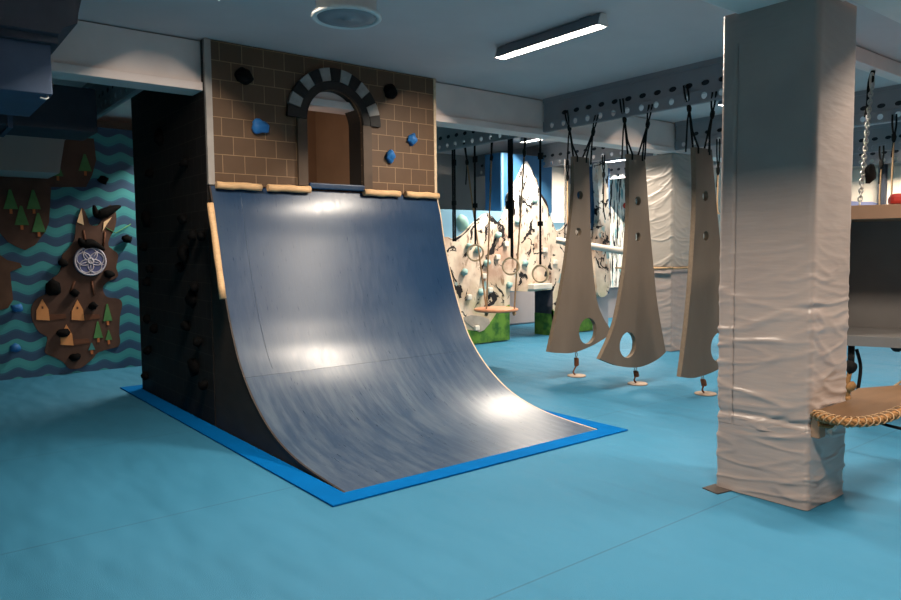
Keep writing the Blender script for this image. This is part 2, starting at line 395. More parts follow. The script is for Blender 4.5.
SIDE_HOLDS = [(7.744, 1.852), (6.593, 1.806), (6.344, 1.647), (6.119, 1.642), (7.856, 1.565), (6.6, 1.489), (6.697, 1.37), (7.673, 1.337), (7.798, 1.2), (6.338, 1.197), (6.427, 1.096), (7.851, 0.808), (7.615, 0.721), (6.616, 0.829), (6.297, 0.716), (6.438, 0.475), (7.859, 0.477), (8.009, 0.19), (6.195, 0.341)]
def fill2d(outer, holes):
    """triangulate an outline with holes; returns verts2d, tris, loops (index lists)"""
    bm = bmesh.new(); loops = []; edges = []
    for lp in [outer]+list(holes):
        vs = [bm.verts.new((p[0], p[1], 0)) for p in lp]
        for i in range(len(vs)): edges.append(bm.edges.new((vs[i], vs[(i+1) % len(vs)])))
        loops.append(vs)
    bmesh.ops.triangle_fill(bm, use_beauty=True, use_dissolve=False, edges=edges)
    bm.verts.index_update()
    v = [(p.co.x, p.co.y) for p in bm.verts]; f = [tuple(q.index for q in t.verts) for t in bm.faces]
    l = [[q.index for q in lp] for lp in loops]
    bm.free(); return v, f, l

def plate(mb, outer, holes, axis, a0, a1, sides=True, faces=True):
    v, f, l = fill2d(outer, holes); n = len(v)
    P = {'x': lambda p, a: (a, p[0], p[1]), 'y': lambda p, a: (p[0], a, p[1]), 'z': lambda p, a: (p[0], p[1], a)}[axis]
    vs = [P(p, a0) for p in v]+[P(p, a1) for p in v]; fs = []
    if faces: fs += f+[tuple(i+n for i in reversed(t)) for t in f]
    if sides:
        for lp in l:
            m = len(lp); fs += [(lp[i], lp[(i+1) % m], lp[(i+1) % m]+n, lp[i]+n) for i in range(m)]
    mb.add(vs, fs); return mb

def circ(c, r, n=16, sx=1): return [(c[0]+r*sx*cos(2*pi*i/n), c[1]+r*sin(2*pi*i/n)) for i in range(n)]

# ------------------------------------------------------------------ room
YB, XL, XR, YF = 10.45, -2.6, 13.7, -3.0
MB().box((XL, YF, -.1), (XR, YB, 0)).build('floor', 'carpet', kind='structure')
MB().box((XL, YF, H), (XR, YB, H+.1)).build('ceiling', 'ceiling', kind='structure')
MB().box((XL-.1, YB, 0), (XR+.1, YB+.1, H)).build('wall_back', 'wall_grey', kind='structure')
MB().box((XL-.1, YF, 0), (XL, YB, H)).build('wall_left', 'wall_beige', kind='structure')
MB().box((XR, YF, 0), (XR+.1, YB, H)).build('wall_right', 'wall_warm', kind='structure')
MB().box((XL-.1, YF-.1, 0), (XR+.1, YF, H)).build('wall_front', 'wall_beige', kind='structure')

# concrete beams across the room (along x) with a small bottom lip
def xbeam(y0, y1, zb, lip=True, x0=XL, x1=XR):
    m = MB().box((x0, y0, zb+(.07 if lip else 0)), (x1, y1, H-.010))
    if lip: m.box((x0, y0-.03, zb), (x1, y1+.03, zb+.07))
    return m.build('ceiling_beam', 'beam', kind='structure', bevel=.006)
xbeam(6.06, 6.26, 2.85)
xbeam(1.83, 2.32, 2.87, False, x1=4.30)
xbeam(1.38, 1.81, 2.87, False, x0=4.32)
xbeam(2.80, 2.92, 3.13, False, 6.2, XR)
xbeam(-1.6, -1.3, 2.87, False)

# perforated steel joists (along y)
def joist(X, y0, y1, ph=5.53):
    body = MB().box((X+.03, y0, 3.0), (X+.17, y1, H)).box((X+.0, y0, 3.22), (X+.03, y1, H))
    r = body.build('perforated_joist', 'perf', kind='structure')
    n0 = math.ceil((y0+.08-ph)/.18); n1 = math.floor((y1-.08-ph)/.18)
    ys = [ph+.18*k for k in range(n0, n1+1)]
    plate(MB(), [(y0, 3.005), (y1, 3.005), (y1, 3.22), (y0, 3.22)], [circ((y, 3.07), .027, 12, 1.7) for y in ys if y+.09 < y1-.05], 'x', X+.018, X+.03).build('upper_web', 'perf', r)
    plate(MB(), [(y0, 2.885), (y1, 2.885), (y1, 3.0), (y0, 3.0)], [circ((y, 2.945), .033, 14, 1.0) for y in ys], 'x', X, X+.012).build('lower_web', 'perf', r)
    MB().box((X+.012, y0, 2.88), (X+.05, y1, 2.889)).build('flange', 'perf', r)
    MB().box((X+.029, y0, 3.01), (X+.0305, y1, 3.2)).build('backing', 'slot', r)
    return r
for X in (6.2, 8.85, 11.5):
    joist(X, 2.95 if X < 7 else 2.33, 6.03); joist(X, 6.30, YB-.02)
joist(1.75, 6.30, 9.9); joist(13.3, 2.33, 6.03)

# ------------------------------------------------------------------ ceiling lights
def light(name, loc, size, power, col=(1, .87, .72), parent=None):
    d = bpy.data.lights.new(name, 'AREA'); d.shape = 'RECTANGLE'; d.size, d.size_y = size; d.energy = power; d.color = col
    o = bpy.data.objects.new(name, d); COL.objects.link(o); o.location = loc
    if parent: o.parent = parent
    return o

def fixture(x, yc, label, power, L=1.25, col=(1, .87, .72)):
    r = thing('ceiling_light', label, 'ceiling light', (x, yc, H), 'tube lights on the ceiling')
    w, zb, zt = .054, 3.172, 3.248
    y0, y1 = yc-L/2, yc+L/2
    m = MB()
    m.prism([(x-w-.004, zb), (x-w, zb), (x-w+.03, zt), (x+w-.03, zt), (x+w, zb), (x+w+.004, zb), (x+w-.024, zt+.012), (x-w+.024, zt+.012)], 'y', y0, y1)
    m.build('housing', 'dark_metal', r)
    m = MB().prism([(x-w+.001, zb+.002), (x-w+.0035, zb+.002), (x-w+.0345, zt-.003), (x+w-.0345, zt-.003), (x+w-.0035, zb+.002), (x+w-.001, zb+.002), (x+w-.032, zt), (x-w+.032, zt)], 'y', y0, y1)
    m.build('reflector', 'white_metal', r)
    for yy in (y0, y1):
        s = 1 if yy == y1 else -1
        MB().prism([(x-w-.004, zb), (x+w+.004, zb), (x+w-.024, zt+.012), (x-w+.024, zt+.012)], 'y', yy, yy+s*.012).build('end_cap', 'white_metal', r)
    for yy in (yc-.42, yc+.42):
        MB().box((x-.03, yy-.05, zt+.012), (x+.03, yy+.05, H-.0005)).build('bracket', 'dark_metal', r)
    MB().tube([(x, y0+.03, 3.228), (x, y1-.03, 3.228)], .011, 10).build('tube', 'tube_glow', r)
    light('tube_lamp', (0, 0, 3.210-H), (.022, L-.08), power, col, r)
    return r
P = 1.55
fixture(4.33, 4.16, 'fluorescent trough light on the ceiling in front of the brick tower', 88*P, 1.14)
fixture(1.78, 4.13, 'fluorescent trough light on the ceiling left of the ramp', 66*P)
fixture(7.85, 4.10, 'fluorescent trough light on the ceiling behind the hanging boards', 72*P)
fixture(12.75, 4.3, 'fluorescent trough light on the ceiling near the far right wall', 80*P)
fixture(7.95, 7.55, 'fluorescent trough light on the ceiling above the mountain climbing wall', 110*P)
fixture(11.1, 8.6, 'fluorescent trough light on the ceiling above the frozen waterfall wall', 170*P)
fixture(3.55, 9.1, 'fluorescent trough light on the ceiling behind the brick tower', 80*P)
fixture(5.40, .68, 'fluorescent trough light on the ceiling over the right foreground', 80*P, 1.05)
fixture(7.85, .68, 'added out-of-view fill light on the ceiling over the open grey box', 80*P, 1.05)  # unseen fixture added to fill the floor in the right foreground
fixture(1.9, .35, 'fluorescent trough light on the ceiling over the left foreground', 105*P)

# round ceiling air valve
r = thing('air_valve', 'round white ceiling air valve with a grey perforated disc', 'vent', (2.37, 4.02, H))
c = (2.37, 4.02, -.185)
MB().lathe([(.19, 3.454), (.19, 3.185), (.215, 3.175), (.222, 3.155), (.212, 3.146), (.19, 3.150), (.185, 3.454)], c, 48).build('collar', 'white_metal', r)
MB().lathe([(.184, 3.165), (.182, 3.152), (.12, 3.147), (.03, 3.146), (.028, 3.140), (.0, 3.140)], c, 48).build('disc', 'perf', r)

# ------------------------------------------------------------------ play tower
TX0, TX1, TY, TB, TZ = 2.16, 4.56, 5.97, 8.2, 2.07
tw = thing('play_tower', 'brick-painted play tower with arched doorway above the skate ramp', 'play tower', (3.36, 7.0, 0))
AX, AW, AS = 3.365, .295, 2.70
arc = [(AX+AW*cos(a), AS+AW*sin(a)) for a in [pi*i/24 for i in range(25)]]
front = [(TX0+.055, TZ), (AX-AW, TZ)]+[p for p in reversed(arc)]+[(AX+AW, TZ), (TX1-.03, TZ), (TX1-.03, H-.005), (TX0+.055, H-.005)]
plate(MB(), front, [], 'y', TY, TY+.02).build('front_panel', 'brick', tw)
inner = [(TX0+.055, TZ), (AX-AW, TZ)]+[p for p in reversed(arc)]+[(AX+AW, TZ), (TX1-.03, TZ), (TX1-.03, H-.005), (TX0+.055, H-.005)]
plate(MB(), inner, [], 'y', TY+.021, TY+.24).build('shaded_door_reveal', 'black', tw)  # jambs coloured black to stand for the shade inside the doorway
MB().box((TX0, TY-.006, TZ), (TX0+.054, TY+.03, H-.005)).build('corner_trim', 'trim_grey', tw)
MB().box((TX1-.03, TY-.006, TZ-.02), (TX1, TY+.25, H-.005)).build('corner_trim', 'ply_edge', tw)
MB().box((TX0, TY+.031, 0), (TX0+.03, TB, H-.005)).build('side_panel', 'brick_shaded', tw)
MB().box((TX1-.03, TY+.26, 0), (TX1, TB, H-.005)).build('side_panel', 'frame_brown', tw)
MB().box((TX0+.03, TB-.03, 0), (TX1-.03, TB, H-.005)).build('back_panel', 'frame_brown', tw)
MB().box((TX0+.03, TY+.03, TZ-.04), (TX1-.03, TB-.03, TZ)).build('platform', 'ply', tw)
MB().box((3.90, TY+.24, TZ+.001), (3.93, 7.349, 3.22)).build('partition', 'ply_brown', tw)
MB().box((TX0+.04, 7.35, TZ+.001), (TX1-.04, 7.38, H-.01)).build('inner_wall', 'ply_brown', tw)
light('interior_fill_added', (2.5, 6.6, 2.22), (.12, .12), 4, (1, .82, .64)).rotation_euler = (0, radians(-83), radians(14))  # unseen fill light added to brighten the room inside the tower
# arch surround: dark ring with alternating blocks, casing strips
ring = [(AX+(AW+.078)*cos(pi*i/30), AS+(AW+.078)*sin(pi*i/30)) for i in range(31)]
ringi = [(AX+(AW+.002)*cos(pi*i/30), AS+(AW+.002)*sin(pi*i/30)) for i in range(31)]
su = plate(MB(), ring+list(reversed(ringi)), [], 'y', TY-.035, TY-.001).build('arch_surround', 'black', tw)
nb = 13; a0, a1 = 0.0, pi
for k in range(nb):
    t0 = a0+(a1-a0)*k/nb; t1 = a0+(a1-a0)*(k+1)/nb-.012
    r0, r1 = AW+.080, AW+.195
    seg = [(AX+r0*cos(t0+(t1-t0)*q/4), AS+r0*sin(t0+(t1-t0)*q/4)) for q in range(5)]+[(AX+r1*cos(t1-(t1-t0)*q/4), AS+r1*sin(t1-(t1-t0)*q/4)) for q in range(5)]
    wh = k % 2 == 1
    MB().prism(seg, 'y', TY-.04, TY-.001).build('arch_block', 'white_block' if wh else 'black', su, 'grey-white arch block' if wh else 'black arch block')
for x0, x1 in ((AX-AW-.095, AX-AW-.001), (AX+AW+.001, AX+AW+.095)):
    MB().box((x0, TY-.03, TZ+.03), (x1, TY-.001, AS-.002)).build('door_casing', 'frame_brown', tw)
MB().box((AX-AW+.003, TY-.05, TZ+.002), (AX+AW-.003, TY+.1, TZ+.058)).build('doorsill', 'ramp', tw, 'dark blue sill of the arched doorway', bevel=.012)
for x0, x1 in ((2.21, 2.605), (2.665, 3.075), (3.645, 4.06), (4.13, 4.545)):
    pts = [(x0+(x1-x0)*q/6, TY-.045+.002*sin(q*2.1+x0), 2.062+.003*cos(q*1.7+x0*3)) for q in range(7)]
    MB().tube(pts, [.032+.0015*sin(q*2.5+x0*7) for q in range(7)], 12).build('log_rail', 'pine', tw)
for i, (x, z) in enumerate(((2.62, 2.585), (4.24, 2.62), (3.965, 2.43))):
    rr = (.075, .05, .06) if i == 0 else (.05, .045, .055)
    MB().blob((x, TY-.025, z), rr, i+3, .5, 3).build('climbing_hold', 'blue_hold', tw, 'blue climbing hold')
for i, (x, z) in enumerate(((2.49, 3.0), (3.99, 3.06))):
    MB().blob((x, TY-.02, z), (.075, .05, .07), i+13, .3, 3).build('climbing_hold', 'black_hold', tw, 'black climbing hold')
for i, (y, z) in enumerate(SIDE_HOLDS+[(7.55, 2.3), (7.2, 2.62), (6.5, 2.3)]):
    big = i % 5 == 0
    MB().blob((TX0-.02, y, z), (.045, .085 if big else .05, .085 if big else .045), i+23, .5).build('climbing_hold', 'black_hold', tw, 'black climbing hold')

# ------------------------------------------------------------------ ramp
prof0 = [(5.965, 2.06), (5.90, 1.88), (5.845, 1.62), (5.77, 1.36), (5.67, 1.08), (5.56, .83), (5.42, .60), (5.17, .36), (4.83, .165), (4.40, .055), (3.80, .006)]
prof = [(p.x, p.y) for p in spline([(a, b, 0) for a, b in prof0], 6)]
rp = thing('skate_ramp', 'tall glossy dark blue curved skate ramp below the brick tower', 'ramp', (3.36, 4.9, 0))
RX0, RX1 = 2.168, 4.552
def sheet(ps, x0, x1, th, name, mat, lab=None):
    m = MB(); n = len(ps); nx = 24
    vs = []
    for lay in (0, 1):
        for i, (y, z) in enumerate(ps):
            a = ps[max(i-1, 0)]; b = ps[min(i+1, n-1)]; t = Vector((b[0]-a[0], b[1]-a[1])).normalized()
            nrm = (t.y, -t.x)   # into the body
            if nrm[1] > 0: nrm = (-nrm[0], -nrm[1])
            for k in range(nx+1):
                vs.append((x0+(x1-x0)*k/nx, y+nrm[0]*th*lay, max(z+nrm[1]*th*lay, .0005)))
    w = nx+1; o = n*w; fs = []
    for i in range(n-1):
        for k in range(nx):
            a = i*w+k; fs.append((a, a+1, a+w+1, a+w)); fs.append((o+a, o+a+w, o+a+w+1, o+a+1))
    for i in range(n-1):
        fs.append((i*w, (i+1)*w, o+(i+1)*w, o+i*w)); fs.append((i*w+nx, o+i*w+nx, o+(i+1)*w+nx, (i+1)*w+nx))
    for k in range(nx):
        fs.append((k, o+k, o+k+1, k+1)); a = (n-1)*w+k; fs.append((a, a+1, o+a+1, o+a))
    m.add(vs, fs, True)
    ob = m.build(name, mat, rp, lab)
    e = ob.modifiers.new('split', 'EDGE_SPLIT'); e.split_angle = radians(35)
    return ob
cut = next(i for i, p in enumerate(prof) if p[1] < .56)
sheet(prof[:cut+1], RX0+.008, RX1-.008, .014, 'upper_sheet', 'ramp')
MB().tube([(2.42, p[0]-.0005, p[1]) for p in prof[1:cut]], .0022, 5).build('sheet_joint', 'ramp', rp)
low = [(prof[cut][0]-.001, prof[cut][1]-.0014)]+prof[cut+1:]
sheet(low, RX0+.008, RX1-.008, .014, 'lower_sheet', 'ramp')
for x0, x1 in ((RX0-.006, RX0+.0075), (RX1-.0075, RX1+.006)):
    sheet(prof, x0, x1, .02, 'edge_strip', 'ply_edge' if x0 > 3 else 'dark_panel', 'pale plywood edge of the ramp' if x0 > 3 else 'dark edge of the ramp')
body = [(y+.016, max(z-.02, .002)) for (y, z) in prof if z > .03]
side = [(5.99, .001), (5.99, 2.05)]+body+[(body[-1][0], .001)]
for x0 in (RX0-.004, RX1-.018):
    plate(MB(), side, [], 'x', x0, x0+.02).build('side_panel', 'dark_panel', rp)

pts = [lerp((2.112, 5.81, 1.90), (2.112, 5.60, 1.13), q/7) for q in range(8)]
MB().tube([(p[0], p[1]+.003*sin(i*2), p[2]) for i, p in enumerate(pts)], [.027+.0015*sin(i*2.2) for i in range(8)], 12).build('log_rail', 'pine', rp, 'slanting log on the side of the ramp')

# blue foam border on the floor around the ramp
mo = [(1.99, 3.645), (4.73, 3.635), (4.73, 8.46), (1.99, 8.46)]
mi = [(2.155, 3.80), (4.565, 3.80), (4.565, 8.25), (2.155, 8.25)]
o = plate(MB(), mo, [mi], 'z', .0005, .014).build('floor_mat', 'mat_blue', bevel=.004)
o['label'] = 'bright blue foam border laid on the carpet around the ramp'; o['category'] = 'mat'

# ------------------------------------------------------------------ hanging boards
FINS = [
 (5.55, [(6.208,2.55),(6.205,2.17),(6.15,1.75),(6.075,1.33),(5.955,.85),(5.799,.348)], [(5.945,.322),(6.231,.302),(6.6,.37),(6.916,.479)], [(6.74,.665),(6.617,.891),(6.545,1.25),(6.505,1.602),(6.485,2.066),(6.465,2.55)], [(6.311,2.117,.05),(6.287,1.693,.05),(6.457,.533,.155)]),
 (4.80, [(6.228,2.495),(6.234,2.012),(6.22,1.694),(6.19,1.376),(6.126,1.059),(6.03,.746),(5.917,.543),(5.774,.357)], [(6.1,.245),(6.447,.199),(6.75,.245),(6.924,.318)], [(6.823,.635),(6.744,.921),(6.683,1.257),(6.624,1.589),(6.563,2.023),(6.503,2.495)], [(6.388,2.007,.05),(6.393,1.621,.05),(6.235,.461,.14)]),
 (4.02, [(6.235,2.475),(6.262,1.966),(6.227,1.379),(6.155,.792),(6.049,.24)], [(6.25,.205),(6.522,.214),(6.8,.262),(7.18,.40)], [(7.02,.62),(6.9,.9),(6.77,1.3),(6.68,1.7),(6.6,2.1),(6.532,2.475)], [(6.429,2.011,.05),(6.448,1.615,.05),(6.718,.473,.15)]),
]
FL = ['grey hanging bell-shaped board farthest from the wrapped pillar', 'middle grey hanging bell-shaped board between the other two', 'grey hanging bell-shaped board half hidden by the wrapped pillar']
TOPS = [((5.65, 3.065), (5.20, 2.945)), ((4.87, 3.065), (4.50, 2.945)), ((4.10, 3.065), (3.79, 2.945))]
ANCH = [(6.34, 5.62), (6.46, 4.84), (6.53, 4.05)]
AL = ['round wooden floor anchor with spring under the farthest hanging board', 'round wooden floor anchor with spring under the middle hanging board', 'round wooden floor anchor with spring under the nearest hanging board']
for (y, lf, bt, rt, ho), lab, tops, an, al in zip(FINS, FL, TOPS, ANCH, AL):
    sp = lambda l: [(p.x, p.y) for p in spline([(a, b, 0) for a, b in l], 6)]
    out = sp(lf)[:-1]+sp([lf[-1]]+bt)[:-1]+sp([bt[-1]]+rt)
    cx = (lf[0][0]+rt[-1][0])/2
    f = thing('hanging_board', lab, 'balance board', (cx, y, lf[0][1]), 'hanging boards on the steel joist')
    hl = [circ((h[0], h[1]), h[2], 28) for h in ho]
    plate(MB(), out, hl, 'y', y, y+.05, sides=False).build('board', 'fin', f)
    plate(MB(), out, hl, 'y', y+.0005, y+.0495, faces=False).build('board_edge', 'fin_edge', f, 'pale cut edge of the board')
    for q, (ty, tz) in enumerate(tops):
        top = Vector((6.195, ty, tz)); bx = lf[0][0]+.05 if q == 0 else rt[-1][0]-.05
        bot = Vector((bx, y+.025, lf[0][1]-.06)); kn = top.lerp(bot, .32)
        m = MB()
        m.tube(spline([top+Vector((-.012, .02, .01)), top.lerp(kn, .5)+Vector((-.01, .018, 0)), kn], 5), .009, 8)
        m.tube(spline([top+Vector((-.012, -.02, .01)), top.lerp(kn, .5)+Vector((-.01, -.018, 0)), kn], 5), .009, 8)
        m.tube([kn, kn.lerp(bot, .5), bot+Vector((0, -.03, .06)), bot+Vector((0, -.03, 0))], .010, 8)
        m.tube([kn, bot+Vector((0, .03, .06)), bot+Vector((0, .03, 0))], .010, 8)
        m.blob(kn, (.024, .024, .05), q, .3)
        tl = [.42, .36][q]
        m.tube([kn, kn+Vector((.004, .02, -.12)), kn+Vector((-.006, .028, -tl))], .0085, 8)
        m.build('rope', 'rope_black', f)
    # floor anchor
    bz = min(p[1] for p in out if abs(p[0]-an[0]) < .12); ax, ay = an
    bx = ax-.02
    A = thing('floor_anchor', al, 'floor anchor', (ax, ay, 0), 'floor anchors of the hanging boards')
    MB().lathe([(.0, .0005), (.105, .0005), (.11, .006), (.105, .014), (0, .014)], (ax, ay, 0), 28).build('base_disc', 'disc_pale', A)
    P0 = Vector((ax, ay, .014)); P1 = Vector((bx, y+.06, bz-.005))
    m = MB(); hk = P0.lerp(P1, .4)
    m.tube(spline([P0+Vector((-.03, 0, .01)), P0+Vector((-.06, 0, .04)), P0+Vector((-.035, 0, .08)), hk], 6), .009, 8); m.build('hook', 'rust', A)
    m = MB(); d = P1-hk
    cp = [hk+d*(.55*k/40)+Vector((cos(k*.9), sin(k*.9), 0))*.020 for k in range(41)]
    m.tube(cp, .011, 6); m.build('spring', 'rust', A, 'brown coiled spring')
    MB().torus(P1.lerp(hk, .2), .028, .005, 'y', 18, 6, .6).build('shackle', 'steel', A)
# ------------------------------------------------------------------ padded pillars
def sstep(a, b, x):
    t = max(0, min(1, (x-a)/(b-a))); return t*t*(3-2*t)

def pad_wall(x0, x1, y0, y1, z0, z1, seed, amp, grow=0, nz=150, flare=0, groove=None, pinch=(), sagk=-.09):
    """soft vinyl sleeve around a pillar: rounded rectangle section with creases"""
    r = .028; per = []
    cs = [(x0+r, y0+r, pi), (x1-r, y0+r, 1.5*pi), (x1-r, y1-r, 0), (x0+r, y1-r, .5*pi)]
    for i, (cx, cy, a) in enumerate(cs):
        for k in range(5):
            b = a+k*pi/8; per.append((cx+r*cos(b), cy+r*sin(b), cos(b), sin(b)))
        nx, ny, na = cs[(i+1) % 4]
        sx, sy = cx+r*cos(a+pi/2), cy+r*sin(a+pi/2); ex, ey = nx+r*cos(na), ny+r*sin(na)
        ks = [k/22 for k in range(1, 22)]
        if groove and i == 3: g = (groove-sy)/(ey-sy); ks = sorted([k for k in ks if abs(k-g) > .02]+[g-.012, g-.004, g+.004, g+.012])
        for k in ks: per.append((sx+(ex-sx)*k, sy+(ey-sy)*k, cos(a+pi/2), sin(a+pi/2)))
    n = len(per); vs, fs = [], []
    for j in range(nz+1):
        z = z0+(z1-z0)*j/nz
        for i, (x, y, ux, uy) in enumerate(per):
            # fold field: long sideways creases that sag between the corners
            cd = abs(x-x0)+abs(y-y0)
            sag = sagk*math.exp(-cd*7)
            q = noise.noise(Vector((x*1.6+seed, y*1.6, (z+sag)*7.0)))
            q2 = noise.noise(Vector((x*2.6+seed*2, y*2.6, (z+sag)*11.0)))
            fold = max(0, 1-abs(q)*5.5)**1.6+.6*max(0, 1-abs(q2)*6)**1.6
            k = amp(z)
            d = grow+k*(fold-.25)
            for pzz in pinch: d -= (.014 if pzz < .8 else .022*math.exp(-cd*9))*math.exp(-((z-pzz-.03*noise.noise(Vector((x*3, y*3, seed))))/.016)**2)
            if flare: d += flare*sstep(z0+.16, z0, z)
            if groove and abs(uy) < .3 and ux < 0 and abs(y-groove) < .003 and z < 2.7: d -= .012
            vs.append((x+ux*d, y+uy*d, z))
    for j in range(nz):
        for i in range(n):
            a, b = j*n+i, j*n+(i+1) % n
            fs.append((a, b, b+n, a+n))
    return MB().add(vs, fs, True)

def pillar(x0, x1, y0, y1, ztop, lab, seed, split, mat, groove=None):
    r = thing('padded_pillar', lab, 'pillar', ((x0+x1)/2, (y0+y1)/2, 0)); r['kind'] = 'thing'
    MB().box((x0+.035, y0+.035, 0), (x1-.035, y1-.035, ztop)).build('core', 'box_brown', r)
    ua = lambda z: .0012+.0075*sstep(1.75, .9, z)+.004*sstep(.75, split, z)
    pad_wall(x0, x1, y0, y1, split-.02, ztop-.004, seed, ua, .004, 260, .0, groove, (split+.06, 1.16)).build('upper_pad', mat, r)
    pad_wall(x0, x1, y0, y1, .004, split+.02, seed+7, lambda z: .010, .000, 70, .004).build('lower_pad', mat, r)
    return r
pillar(4.025, 4.50, 1.85, 2.42, 2.885, 'wrapped pillar in wrinkled grey vinyl nearest to the camera', 1.3, .44, 'vinyl', 2.315)
# a second one under the back beam, its sleeve split by a ledge rope
r2 = thing('padded_pillar', 'grey vinyl wrapped pillar behind the hanging boards', 'pillar', (9.08, 6.3, 0)); r2['kind'] = 'thing'
MB().box((8.9, 6.10, 0), (9.3, 6.5, 2.85)).build('core', 'box_brown', r2)
pad_wall(8.85, 9.36, 6.05, 6.53, 1.23, 2.84, 4.2, lambda z: .0095, .01, 160, sagk=-.16).build('upper_pad', 'vinyl_light', r2)
pad_wall(8.85, 9.36, 6.05, 6.53, .004, 1.19, 9.2, lambda z: .007, -.012, 60).build('lower_pad', 'vinyl', r2)
MB().tube([(8.81, 6.0, 1.21), (9.40, 6.0, 1.21), (9.40, 6.58, 1.21), (8.81, 6.58, 1.21)], .016, 8, closed=True).build('hem_rope', 'rope_beige', r2)
for (nm, lab, pts) in (('tension_rope', 'thin pale rope stretched level to the far wrapped pillar', [(7.55, 6.02, 1.245), (8.2, 6.0, 1.215), (8.80, 6.0, 1.22)]),):
    o = MB().tube(spline(pts, 6), .011, 8).build(nm, 'rope_beige'); o['label'] = lab; o['category'] = 'rope'

o = MB().prism([(3.90, 2.33), (4.06, 2.30), (4.06, 2.44), (3.93, 2.45)], 'z', .0005, .006).build('floor_plate', 'plate')
o['label'] = 'small dark flat plate on the carpet under the nearest wrapped pillar'; o['category'] = 'plate'

# ------------------------------------------------------------------ rope-edged platform at the pillar
pz = .575
pf = thing('swing_platform', 'plywood platform with laced rope edge beside the wrapped pillar', 'platform', (4.7, 1.7, pz))
outl0 = [(4.05, 1.835), (3.985, 1.76), (3.965, 1.655), (4.03, 1.575), (4.18, 1.535), (4.45, 1.535), (4.9, 1.56), (5.5, 1.60)]
edge = [(p.x, p.y) for p in spline([(a, b, 0) for a, b in outl0], 6)]
outl = edge+[(5.5, 1.74), (5.2, 1.83), (4.92, 1.95), (4.75, 1.93), (4.53, 1.835)]
MB().prism(outl, 'z', pz-.018, pz+.004).build('deck', 'deck_ply', pf)
path = [Vector((a, b, pz-.010)) for a, b in edge]
def strands(path, R, r, pitch, n=3, k=6):
    m = MB(); L = [0]
    for i in range(1, len(path)): L.append(L[-1]+(path[i]-path[i-1]).length)
    N = int(L[-1]/(pitch/8)); 
    pts = []; j = 0
    for i in range(N+1):
        d = L[-1]*i/N
        while j < len(L)-2 and L[j+1] < d: j += 1
        pts.append(path[j].lerp(path[j+1], (d-L[j])/max(L[j+1]-L[j], 1e-6)))
    for s in range(n):
        q = []
        for i, p in enumerate(pts):
            t = (pts[min(i+1, N)]-pts[max(i-1, 0)]).normalized(); u = t.cross(Vector((0,0,1)))
            if u.length < .1: u = t.cross(Vector((1,0,0)))
            u.normalize(); w = t.cross(u); a = 2*pi*(i/8+s/n)
            q.append(p+(u*cos(a)+w*sin(a))*R)
        m.tube(q, r, k)
    return m
strands(path, .011, .012, .12).build('edge_rope', 'rope_brown', pf)
m = MB()
for i in range(2, len(path)-1, 2):
    t = (path[i+1]-path[i-1]).normalized(); u = t.cross(Vector((0,0,1)))
    c = path[i]; ring = []
    for k in range(10):
        a = 2*pi*k/10; ring.append(c - u*.012 + u*.040*cos(a)+Vector((0,0,1))*.026*sin(a)+t*.018*sin(a))
    MB().tube(ring, .0038, 5, closed=True).build('lacing', 'rope_beige', pf)
MB().box((4.045, 1.80, pz-.15), (4.12, 1.852, pz-.02)).build('corner_block', 'ply_brown', pf, 'brown wooden block under the corner', bevel=.006)
m = MB()
for k, dz in enumerate((-.05, -.035, -.065)):
    m.tube(spline([(4.03, 1.80, pz+dz), (4.08, 1.775-.01*k, pz+dz-.01), (4.15, 1.77, pz+dz+.012), (4.22, 1.80, pz+dz)], 5), .011, 7)
m.build('corner_knot', 'rope_brown', pf)
vs = []; 
for j in range(9):
    z = pz-.055-.075*j/8
    for i in range(5):
        x = 4.115+.075*i/4; vs.append((x+.006*sin(j), 1.79-.012*sin(j*.9+i*.7)-.008*cos(i*1.4), z-.012*cos(i)))
fs = [(j*5+i, j*5+i+1, j*5+i+6, j*5+i+5) for j in range(8) for i in range(4)]
ob = MB().add(vs, fs, True).build('strap_end', 'cloth_white', pf, 'white strap end'); so = ob.modifiers.new('thick', 'SOLIDIFY'); so.thickness = .006
MB().tube([(5.44, 1.67, pz), (5.44, 1.66, 1.6), (5.44, 1.65, 2.868)], .012, 8).build('hanger_rope', 'rope_brown', pf)
# black cable and slanting rope under it
o = MB().tube(spline([(4.30, 1.70, .545), (4.36, 1.60, .50), (4.5, 1.5, .46), (4.75, 1.40, .44), (5.1, 1.3, .46), (5.6, 1.2, .52)], 8), .009, 8).build('cable', 'strap')
o['label'] = 'black cable drooping under the rope-edged platform'; o['category'] = 'cable'
o = MB().tube([(4.40, 1.80, .44), (5.81, 2.10, .42), (6.63, 2.30, .36), (7.4, 2.5, .31)], .010, 8).build('guy_rope', 'rope_beige')
o['label'] = 'thin slanting rope passing behind the rope-edged platform'; o['category'] = 'rope'

# ------------------------------------------------------------------ suspended box on the right
bx = thing('hanging_box', 'suspended open grey box with brown top band right of the wrapped pillar', 'hanging box', (6.36, 2.62, .68))
bx_m = Matrix.Translation((6.30, 2.66, 0)) @ Matrix.Rotation(radians(-67.6), 4, 'Z')   # local x to the right, y away from viewer
bz0, bz1, bw, bd = .665, 1.835, 1.35, .75
def bb(a, b): return MB().box(a, b, bx_m)
bb((0, 0, bz0), (bw, bd, bz0+.022)).build('bottom', 'box_grey', bx)
bb((0, -.01, bz0), (bw, .02, bz0+.085)).build('front_rail', 'box_grey', bx)
bb((0, .02, bz0+.022), (bw, bd, bz0+.085)).build('floor_board', 'box_grey', bx)
bb((0, bd-.02, bz0+.086), (bw, bd, bz1-.1155)).build('back', 'box_grey', bx)
for x in (0, bw-.02): bb((x, .001, bz0+.086), (x+.02, bd-.021, bz1-.1155)).build('side', 'box_grey', bx)
bb((-.01, -.02, bz1-.115), (bw+.01, bd+.01, bz1)).build('top_band', 'box_brown', bx, bevel=.004)
